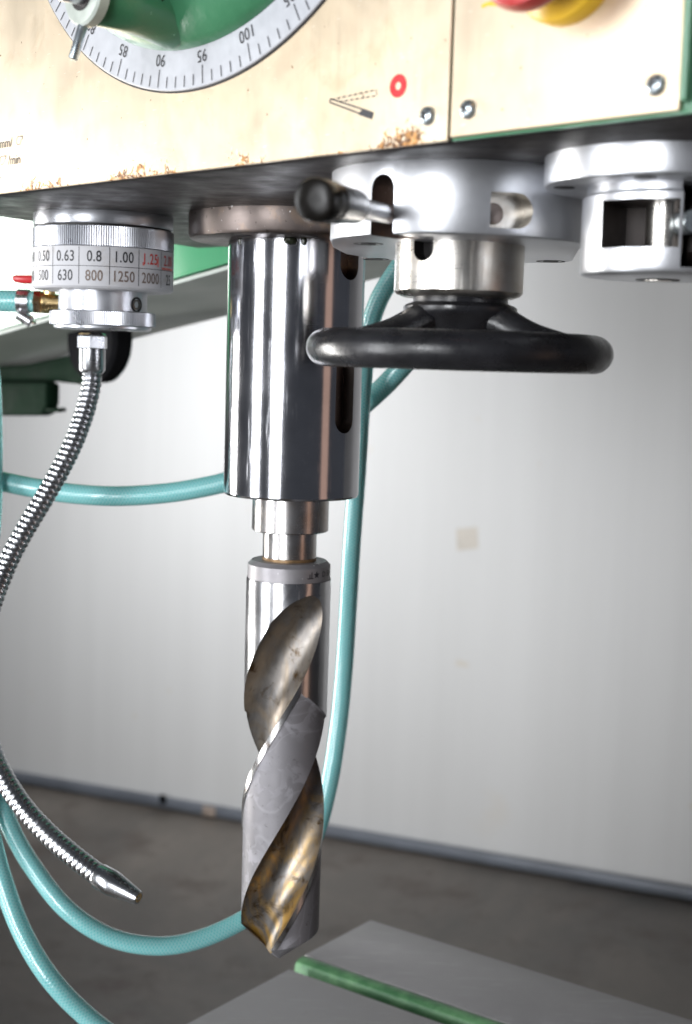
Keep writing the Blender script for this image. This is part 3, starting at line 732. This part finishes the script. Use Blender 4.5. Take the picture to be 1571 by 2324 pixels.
# ================================================================== TWIST DRILL
drl = thing('twist_drill', (qx, qy, Zq(632, 2175)), 'large steel twist drill with golden oily flutes held below the quill', 'twist drill')
obj('drill_neck', *lathe((qx, qy, zct-.0010), [(RN*1.0, 0), (RN, .0016), (RN*.97, .0020), (RN*.97, .0026), (RN, .0030), (RN, zs-zct+.003)], 96), 'worn_steel', drl)
obj('rust_ring', *lathe((qx, qy, zct), [(RN*1.012, 0), (RN*1.012, .0016), (RN*1.0, .0019)], 96, caps=False), 'rust_film', drl)
col = obj('drill_collar', *lathe((qx, qy, zcb), [(RC, 0), (RC, zct-zcb-.0024), (RC-.0024, zct-zcb), (RN*.9, zct-zcb)], 128), 'drill_collar', drl)
def stamp(s, a, z, size, rot=0):
    V, Fc = text2d(s, size, 1.0)
    return obj('stamped_mark', [onround(Q, RC+.0001, a+p/RC, z+q) for p, q in V], Fc, 'ink', col)
zst = (zct+zcb)/2-.0006
stamp('D 50', R_(63), zst, .0046); 
stv = []
for k in range(10):
    r = .0024 if k % 2 == 0 else .0010; a = math.pi/2+k*math.pi/5; stv.append(onround(Q, RC+.0001, R_(41)+r*math.cos(a)/RC, zst+r*math.sin(a)))
obj('stamped_mark', stv+[onround(Q, RC+.00012, R_(41), zst)], [(k, (k+1) % 10, 10) for k in range(10)], 'ink', col)
obj('stamped_mark', *join([([onround(Q, RC+.0001, R_(a0), zst+z0), onround(Q, RC+.0001, R_(a1), zst+z0), onround(Q, RC+.0001, R_(a1), zst+z1), onround(Q, RC+.0001, R_(a0), zst+z1)], [(0, 1, 2, 3)])
     for a0, a1, z0, z1 in ((26, 35.5, -.0022, -.0016), (29, 30.4, -.002, .0006), (32, 33.4, -.002, .0018))]), 'ink', col)

# fluted body: columns follow the helix
LEAD = 10.88*RD; zref = Zq(647, 1687); zap = Zq(655, 1338); zfull = Zq(650, 1575); ztip = Zq(632, 2175)
ZB = zcb
def Mang(z): return R_(-34.8) + (z-zref)*2*math.pi/LEAD
RHO = .7906; C0 = 1.0606                        # flute cut by a round cutter, centre C0 from the axis
NF = 56; NR = 330
cot = 1/math.tan(R_(58)); REL = .26
LANDP = np.unique(np.r_[0, .8, np.arange(2, 8, 1.), 7.6, 8.4, np.arange(10, 89, 2.5), 89.])
COLS = []                                      # (kind, parameter, half turn)
for h in (0., 180.):
    COLS += [('land', p, h) for p in LANDP] + [('heel', t, h) for t in (0., .4, .8)] + [('flute', t, h) for t in np.linspace(0, 1, NF+1)] + [('lip', t, h) for t in (.2, .6)]
NC = len(COLS)
def taper_(z): return 1-.020*min(1., max(0., (ZB-z)/.24))
def land_r(p, z):
    if 8 < p:
        zc = Zq(650, 1555)-(p-8)/62*(Zq(650, 1555)-Zq(650, 1606))
        if z < zc: return .962
    return 1.
def colpt(col, z):
    kind, t, h = col; tp = taper_(z)
    if kind == 'land': return h+t, land_r(t, z)*tp
    u = min(1., max(0., (z-zfull)/(zap-zfull))); c = C0+.74*u**4
    ca = min(1., (c*c+1-RHO*RHO)/(2*c)); al = max(math.degrees(math.acos(ca)), 8.); al = min(al, 44.6)
    if kind == 'heel': return h+90+(45-al-13*u*u)*t, land_r(89.+0*t, z)*tp
    if kind == 'lip': e_ = 135+al-13*u*u; return h+e_+(180-e_)*t, tp
    if al > 8.01:
        x1 = math.cos(R_(al)); y1 = math.sin(R_(al)); b = math.atan2(y1, c-x1) if c > x1 else math.pi-math.atan2(y1, x1-c)
        g = -b+2*b*t; x = c-RHO*math.cos(g); y = RHO*math.sin(g)
        r = math.hypot(x, y); ph = math.degrees(math.atan2(y, x))
    else:
        ph = -8+16*t; r = c*math.cos(R_(ph))-math.sqrt(max(0., RHO*RHO-(c*math.sin(R_(ph)))**2))
    lim = 1. if t > .5 else land_r(89., z)
    return h+135+ph-13*u*u, min(lim, r)*tp
def relf(col):
    kind, t, h = col
    return REL*(t/90. if kind == 'land' else 1. if kind == 'heel' else (1-t) if kind == 'flute' else 0.)
cb = np.zeros(NC)
for j, col in enumerate(COLS):
    r = colpt(col, ztip+.02)[1]; cb[j] = ztip+r*RD*cot+relf(col)*r*RD
V = np.zeros((NR+1, NC, 3)); RRm = np.zeros((NR+1, NC))
f_ = facing(Q); s_ = np.array([-f_[1], f_[0], 0])
for i in range(NR+1):
    for j, col in enumerate(COLS):
        z = ZB+(cb[j]-ZB)*i/NR; ph, r = colpt(col, z); RRm[i, j] = r/taper_(z); a = Mang(z)+R_(ph)
        V[i, j] = Q+(f_*math.cos(a)+s_*math.sin(a))*r*RD+EZ*z
nb = 8
capv = []
for k in range(1, nb):
    sc2 = 1-k/nb
    for j in range(NC):
        c = V[NR, j]; capv.append(np.array([qx+(c[0]-qx)*sc2, qy+(c[1]-qy)*sc2, ztip+sc2*(cb[j]-ztip)]))
allV = np.vstack([V.reshape(-1, 3), np.array(capv), [[qx, qy, ztip]]])
groups = {}
def gadd(k, f): groups.setdefault(k, []).append(f)
for i in range(NR):
    for j in range(NC):
        j2 = (j+1) % NC; f = (i*NC+j, i*NC+j2, (i+1)*NC+j2, (i+1)*NC+j); kind, t, h = COLS[j]; side = int(h > 1)
        rm = RRm[[i, i, i+1, i+1], [j, j2, j, j2]].min(); zz = ZB+(cb[j]-ZB)*(i+.5)/NR
        if kind == 'flute' and t < 1 and rm < .9995 and zz < zap: gadd(('flute', side), f)
        elif (kind == 'land' and t >= 8.3 or kind == 'heel') and rm < .99: gadd(('land', side), f)
        elif (kind == 'land' and t < 8.3) and zz < Zq(650, 1557): gadd(('margin', side), f)
        else: gadd(('body', 0), f)
o0 = (NR+1)*NC
ring = lambda k: (NR*NC if k == 0 else o0+(k-1)*NC)
for k in range(nb-1):
    for j in range(NC):
        j2 = (j+1) % NC; gadd(('point', 0), (ring(k)+j, ring(k)+j2, ring(k+1)+j2, ring(k+1)+j))
for j in range(NC): gadd(('point', 0), (ring(nb-1)+j, ring(nb-1)+(j+1) % NC, len(allV)-1))
matof = {'flute': 'drill_flute', 'land': 'drill_land', 'margin': 'drill_margin', 'body': 'drill_shank', 'point': 'drill_land'}
for (k, sd_), fs in groups.items():
    ids = sorted({i for f in fs for i in f}); mp = {v: i for i, v in enumerate(ids)}
    obj({'body': 'drill_body', 'point': 'drill_point'}.get(k, k), allV[ids], [tuple(mp[i] for i in f) for f in fs], matof[k], drl, sharp=38, origin=(qx, qy, ztip))

# ================================================================== RADIAL ARM BEHIND
WA = .73
def armp(x, y): return atP(x, y, uw(0, WA, CZ), Wv)
a0 = armp(520, 596); a1 = armp(0, 747); sl_ = (a0[2]-a1[2])/((a0-a1)@Uv)
ad = (a0-a1)/np.linalg.norm(a0-a1); an_ = np.cross(ad, Wv)
bk = atP(520, 706, a0, an_); AW = float((bk-a0)@Wv)
print('arm', a0, a1, 'slope', sl_, 'depth', AW)
arm = thing('radial_arm', a1, 'green radial arm with pale underside running behind the drill head', 'machine arm')
e0 = a1-ad*.9; e1 = a0+ad*.30
obj('arm_beam', *prism([e0, e1, e1*np.array([1, 1, 0])+EZ*(ZU+.35), e0*np.array([1, 1, 0])+EZ*(ZU+.35)], Wv*AW), 'arm_green', arm)
us_o = obj('arm_underside', *prism([e0-EZ*.0015+Wv*.002, e1-EZ*.0015+Wv*.002, e1-EZ*.0015+Wv*(AW-.002), e0-EZ*.0015+Wv*(AW-.002)], -EZ*.003), 'arm_underside', arm)
def armbox(nm, pts, w0, w1, m, bev=.004):
    p0_ = uw(0, WA+w0, CZ); P = [atP(x, y, p0_, Wv) for x, y in pts]
    o = obj(nm, *prism(P, Wv*(w1-w0)), m, arm)
    if bev: bevel(o, bev)
    return o
armbox('arm_bracket', ((60, 826), (185, 798), (235, 800), (235, 862), (172, 872), (120, 866), (-30, 868), (-30, 832)), AW*.70, AW*.70+.02, 'dark_green_paint')
armbox('clamp_box', ((-60, 866), (104, 866), (103, 922), (90, 944), (-60, 944)), AW*.60, AW*.60+.02, 'dark_green_paint', .006)
armbox('clamp_pin', ((100, 926), (122, 928), (133, 925), (133, 934), (122, 936), (100, 934)), AW*.62, AW*.62+.01, 'dark_green_paint', .001)
cwh = atP(226, 772, uw(0, WA+AW*.70-.035, CZ), Wv)
obj('clamp_wheel', *lathe(cwh, [(.02, -.012), (.0385, -.012), (.042, -.008), (.042, .008), (.0385, .012), (.02, .012)], 72, -Wv), 'black_rubber', arm)

# ================================================================== COOLANT FITTINGS AND HOSES
VD = .935
val = thing('coolant_valve', atY(110, 690, VD), 'brass coolant valve with red lever behind the feed dial', 'valve')
va = atY(78, 685, VD); vb = atY(190, 690, VD); vx = (vb-va)/np.linalg.norm(vb-va)
rp = lambda px: px/F*VD
obj('valve_body', *lathe(va+vx*rp(18), [(rp(22), 0), (rp(25), rp(3)), (rp(25), rp(14)), (rp(19), rp(24)), (rp(19), rp(124))], 48, vx), 'brass', val)
obj('hex_nut', *lathe(va, [(rp(25), 0), (rp(28), rp(2)), (rp(28), rp(17)), (rp(25), rp(19))], 6, vx), 'dull_brass', val, sharp=20)
obj('valve_drop', *lathe(atY(209, 750, VD), [(rp(20), 0), (rp(20), rp(80))], 40), 'brass', val)
lv = [atY(x, y, VD-.012) for x, y in ((24, 629), (34, 624), (95, 624), (95, 642), (52, 643), (32, 640))]
o = obj('valve_lever', *prism(lv, np.array([0, .010, 0])), 'valve_red', val); bevel(o, .0014)
obj('lever_stem', *cyl(atY(112, 668, VD-.006), .004, .014, 24), 'brass', val)
# worm clamp on the hose end
kc = atY(56, 684, VD)
clp = thing('hose_clamp', kc-EZ*.01, 'steel worm-drive hose clamp on the teal hose at the valve', 'hose clamp')
obj('clamp_band', *lathe(kc-vx*rp(16), [(rp(25.5), 0), (rp(27), .0003), (rp(27), rp(27)), (rp(25.5), rp(27.3))], 48, vx), 'zinc', clp)
wy = np.array([0, 1., 0]); wm = kc-EZ*rp(30)-wy*.004
obj('clamp_housing', *lathe(wm-vx*rp(12)+EZ*rp(2), [(rp(9), 0), (rp(13), rp(3)), (rp(13), rp(34)), (rp(9), rp(36))], 24, vx*.86-EZ*.5), 'zinc', clp)
obj('clamp_tail', *prism([wm+vx*rp(10)-EZ*rp(2), wm+vx*rp(24)-EZ*rp(16), wm+vx*rp(22)-EZ*rp(20), wm+vx*rp(5)-EZ*rp(10)], wy*.008), 'slot_steel', clp)

HRs = .0070
def hose(nm, pts, r, lab, group='teal braided coolant hoses'):
    P = [atY(x, y, d) for x, y, d in pts]; C, s = spline(P, 14); C, s = resample(C, s, .004)
    V, Fc, uv = sweep(C, s, r, 28); o = obj(nm, V, Fc, 'teal_hose', uv=uv); tag(o, lab, 'hose', group); return o
hose('coolant_hose', [(-170, 690, .93), (-80, 684, .935), (0, 683, .935), (84, 685, .935)], HRs, 'short teal braided hose clamped to the brass valve')
hose('coolant_hose', [(-120, 1050, .99), (-50, 1074, .99), (0, 1091, .99), (70, 1106, .99), (160, 1120, .985), (260, 1126, .98), (370, 1120, .98), (460, 1106, .98), (540, 1085, .98), (660, 1035, .985), (760, 975, .985), (830, 915, .98),
     (890, 858, .97), (950, 785, .96), (990, 700, .95), (1010, 600, .95), (1005, 500, .96), (990, 400, .97)], HRs, 'teal braided hose sagging horizontally behind the quill and handwheel')
hose('coolant_hose', [(1010, 420, .945), (985, 520, .94), (930, 575, .935), (888, 632, .94), (856, 690, .945), (836, 760, .95), (825, 850, .96), (818, 950, .96), (810, 1080, .965), (799, 1230, .97), (789, 1400, .98), (781, 1520, .985), (768, 1650, .985),
     (747, 1780, .98), (712, 1905, .97), (650, 2010, .955), (560, 2083, .94), (450, 2133, .925), (350, 2147, .915), (245, 2125, .91), (150, 2062, .91), (75, 1968, .92), (25, 1880, .93), (-10, 1780, .94), (-38, 1640, .95), (-45, 1480, .96), (-32, 1320, .97), (-17, 1180, .975), (-14, 1050, .98), (-16, 930, .98), (-24, 820, .985), (-60, 700, .99)],
     HRs*.90, 'long teal braided hose hanging beside the quill and looping below the drill')
hose('coolant_hose', [(-60, 1750, .92), (-28, 1870, .92), (4, 1990, .91), (48, 2110, .90), (110, 2215, .89), (195, 2305, .89), (300, 2380, .89), (430, 2440, .89)], HRs*.95, 'teal braided hose crossing the bottom left corner')

# flexible chrome coolant pipe
noz = thing('coolant_nozzle', atY(300, 2035, .80), 'flexible corrugated chrome coolant pipe with tapered nozzle at the left', 'coolant pipe')
PX = [(209, 838, .925), (208, 870, .925), (201, 905, .922), (188, 950, .917), (165, 1010, .91), (135, 1070, .905), (95, 1140, .90), (52, 1212, .895), (15, 1285, .89), (-22, 1385, .88), (-44, 1500, .87), (-42, 1600, .86), (-20, 1700, .85), (15, 1775, .84), (60, 1840, .83), (115, 1898, .82), (170, 1945, .81), (226, 1988, .80)]
C, s = spline([atY(*p) for p in PX], 40); C, s = resample(C, s, .0038/8)
pitch_ = .0038; ph = (s % pitch_)/pitch_
rad = 0.0064*(.86+.16*np.sqrt(np.clip(1-(2*np.abs(ph-.5))**2.2, 0, 1)))
V, Fc, uv = sweep(C, s, rad, 24); obj('corrugated_tube', V, Fc, 'chrome', noz, sharp=60)
tdir = C[0]-C[6]; tdir /= np.linalg.norm(tdir)
rq = lambda px: px/F*.925
zt_ = atY(209, 846, .925)
obj('pipe_ferrule', *lathe(zt_-EZ*.0005, [(rq(22), 0), (rq(26), rq(3)), (rq(29.5), rq(9)), (rq(29.5), rq(55))], 64), 'chrome', noz)
obj('hex_nut', *lathe(zt_+EZ*rq(54), [(rq(31), 0), (rq(35), rq(2)), (rq(35), rq(27)), (rq(33), rq(31)), (rq(28), rq(35))], 6, (0, 0, 1)), 'chrome', noz, sharp=20)
e_ = C[-1]; q_ = atY(318, 2040, .785); nd = (q_-e_)/np.linalg.norm(q_-e_); nl = np.linalg.norm(q_-e_); k_ = .80/F
obj('nozzle_tip', *lathe(e_-nd*.001, [(27*k_, 0), (29.5*k_, nl*.04), (30*k_, nl*.36), (28.5*k_, nl*.42), (17*k_, nl*.96), (15*k_, nl), (10*k_, nl)], 64, nd), 'chrome', noz)
obj('nozzle_insert', *lathe(e_+nd*(nl-.0014), [(10.5*k_, 0), (10.5*k_, .0006), (5*k_, .0006), (4.5*k_, -.0020)], 32, nd), 'brass', noz)
